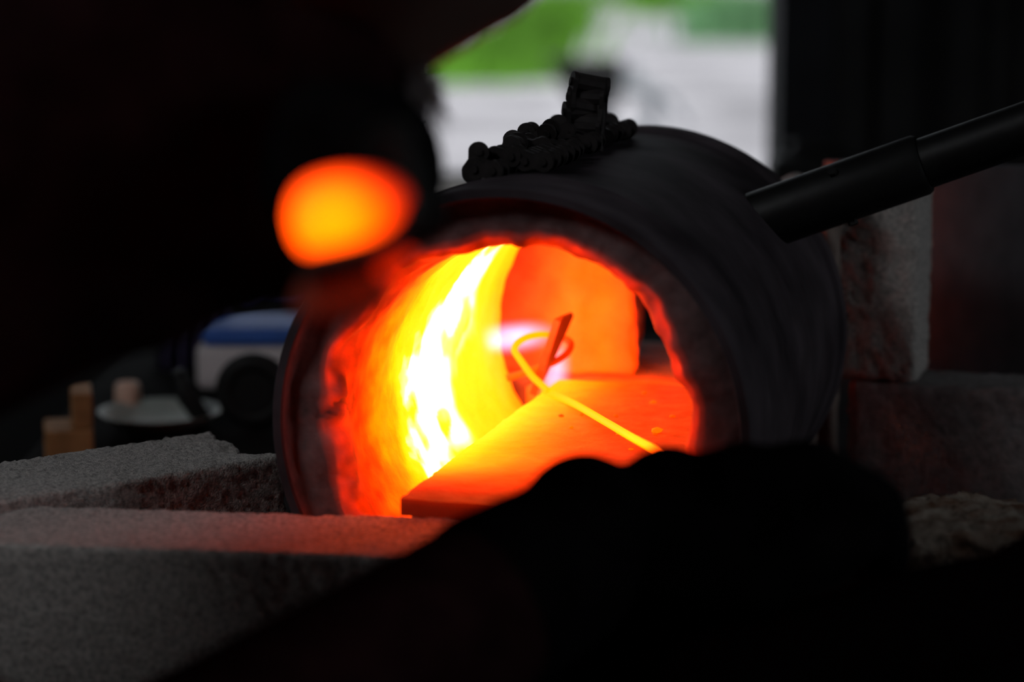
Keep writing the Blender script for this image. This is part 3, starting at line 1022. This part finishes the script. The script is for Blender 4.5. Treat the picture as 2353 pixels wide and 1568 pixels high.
# dark cloth bundle at the near right of the bench
caps = [(at(2050, 1480, 1.17), at(2420, 1450, 1.22), .035, .045), (at(1760, 1560, 1.16), at(2050, 1490, 1.17), .035, .035),
        (at(2320, 1390, 1.22), at(2480, 1330, 1.24), .028, .034), (at(1650, 1640, 1.18), at(2400, 1600, 1.22), .045, .06),
        (at(1680, 1740, 1.20), at(2450, 1720, 1.24), .05, .06), (at(1700, 1830, 1.22), at(2400, 1830, 1.25), .03, .03), (at(1390, 1650, 1.19), at(1780, 1580, 1.17), .048, .04)]
o = fused('cloth_bundle', caps, 'bundle', None, .006, 5)
tag(o, 'dark maroon cloth bundle in the lower right corner, below the gloved hand', 'cloth')

# ------------------------------------------------------------------ right: dark things on the window sill
p = Vector((.47, 3.93, WZ0))
bm = bmesh.new(); box(bm, (-.055, -.05, 0), (.10, .05, .052), .016, 4); box(bm, (-.02, -.03, .0525), (.06, .03, .075), .01, 3)
o = bm_obj('tool_box', bm, 'black', smooth=False); o.location = p
tag(o, 'small black rounded tool box on the sill at the window corner', 'box')

# ------------------------------------------------------------------ outside
def tuft(name, base, n, h, spread, lean, material, label, seed):
    rnd_ = random.Random(seed)
    V, Fc = [], []
    for i in range(n):
        r = Vector((rnd_.gauss(0, spread), rnd_.gauss(0, spread * .5), 0))
        hh = h * rnd_.uniform(.55, 1.15)
        ln_ = Vector((lean + rnd_.uniform(-.35, .35), rnd_.uniform(-.3, .3), 0)) * hh
        wd = rnd_.uniform(.012, .03)
        yaw = rnd_.uniform(-.7, .7)
        sd = Vector((math.cos(yaw), math.sin(yaw), 0)) * wd
        up_ = Vector((-math.sin(yaw), math.cos(yaw), 0)) * wd * .25
        o0 = len(V)
        for k in range(5):
            t = k / 4
            c = base + r + Vector((0, 0, hh * (t - .25 * t * t))) + ln_ * t * t
            w_ = (1 - t) ** .7
            V.extend([c - sd * w_, c + up_ * w_, c + sd * w_ + Vector((0, 0, .0005))])
        for k in range(4):
            a = o0 + k * 3
            Fc.append((a, a + 1, a + 4, a + 3)); Fc.append((a + 1, a + 2, a + 5, a + 4))
    o = mesh_obj(name, V, Fc, material)
    return tag(o, label, 'grass')
GZ = -.02
for i, (px, py, h, lean, lab) in enumerate([
        (1085, 190, .55, .30, 'bright green leaning grass clump outside, nearest the dark figure'),
        (1185, 182, .80, .35, 'tall bright green grass clump outside, left of the chain on the forge'),
        (1265, 85, .75, .30, 'bright green grass clump outside, high up and farthest right of the leaning ones')]):
    b0 = on_z(px, py, GZ)
    tuft('grass_clump', b0, 420, h, .20, lean, 'grass', lab, i)
for i, (px, py, h, mt, lab) in enumerate([
        (1470, 8, .5, 'grass', 'green grass clump at the top middle edge of the window view'),
        (1590, 36, .55, 'grass', 'green grass clump at the top edge, left of the blue-green one'),
        (1722, 96, .75, 'grass2', 'blue-green grass clump beside the right window jamb')]):
    b0 = on_z(px, py, GZ)
    tuft('grass_clump', b0, 520, h, .34, 0.0, mt, lab, 20 + i)
# wheelbarrow on the gravel
gb = on_z(1420, 335, GZ)
wbw = thing('wheelbarrow', 'dark blurred wheelbarrow standing on the bright gravel outside', 'wheelbarrow', loc=gb)
V, Fc = [], []
for (z, x0, x1, y) in ((.22, -.24, .0, .16), (.50, -.42, .02, .26), (.48, -.40, .01, .245), (.235, -.23, -.01, .15)):
    V += [Vector((x0, -y, z)), Vector((x1, -y, z)), Vector((x1, y, z)), Vector((x0, y, z))]
for k in range(3):
    for i in range(4):
        Fc.append((k * 4 + i, k * 4 + (i + 1) % 4, k * 4 + 4 + (i + 1) % 4, k * 4 + 4 + i))
Fc += [(3, 2, 1, 0), (12, 13, 14, 15)]
mesh_obj('tray', V, Fc, 'black', wbw, smooth=False)
V, Fc = [], []
R_, r_ = .155, .042
for i in range(36):
    a = 2 * math.pi * i / 36
    for k in range(10):
        b = 2 * math.pi * k / 10
        V.append(Vector((.05 + (R_ + r_ * math.cos(b)) * math.cos(a), r_ * math.sin(b), .197 + (R_ + r_ * math.cos(b)) * math.sin(a))))
for i in range(36):
    for k in range(10):
        Fc.append((i * 10 + k, i * 10 + (k + 1) % 10, ((i + 1) % 36) * 10 + (k + 1) % 10, ((i + 1) % 36) * 10 + k))
mesh_obj('tyre', V, Fc, 'grey', wbw)
for y in (-.2, .2):
    V, Fc = tube(spline([(-.28, y, .0), (-.20, y, .25), (.0, y * .7, .33), (.25, y * .35, .30), (.40, y * .2, .12)], 6), .02, 8)
    mesh_obj('frame_tube', V, Fc, 'grey', wbw)
V, Fc = tube([(-.02, -.03, .40), (.08, 0, .44), (.12, .03, .30)], .04, 8)
mesh_obj('handle', V, Fc, 'grey', wbw)
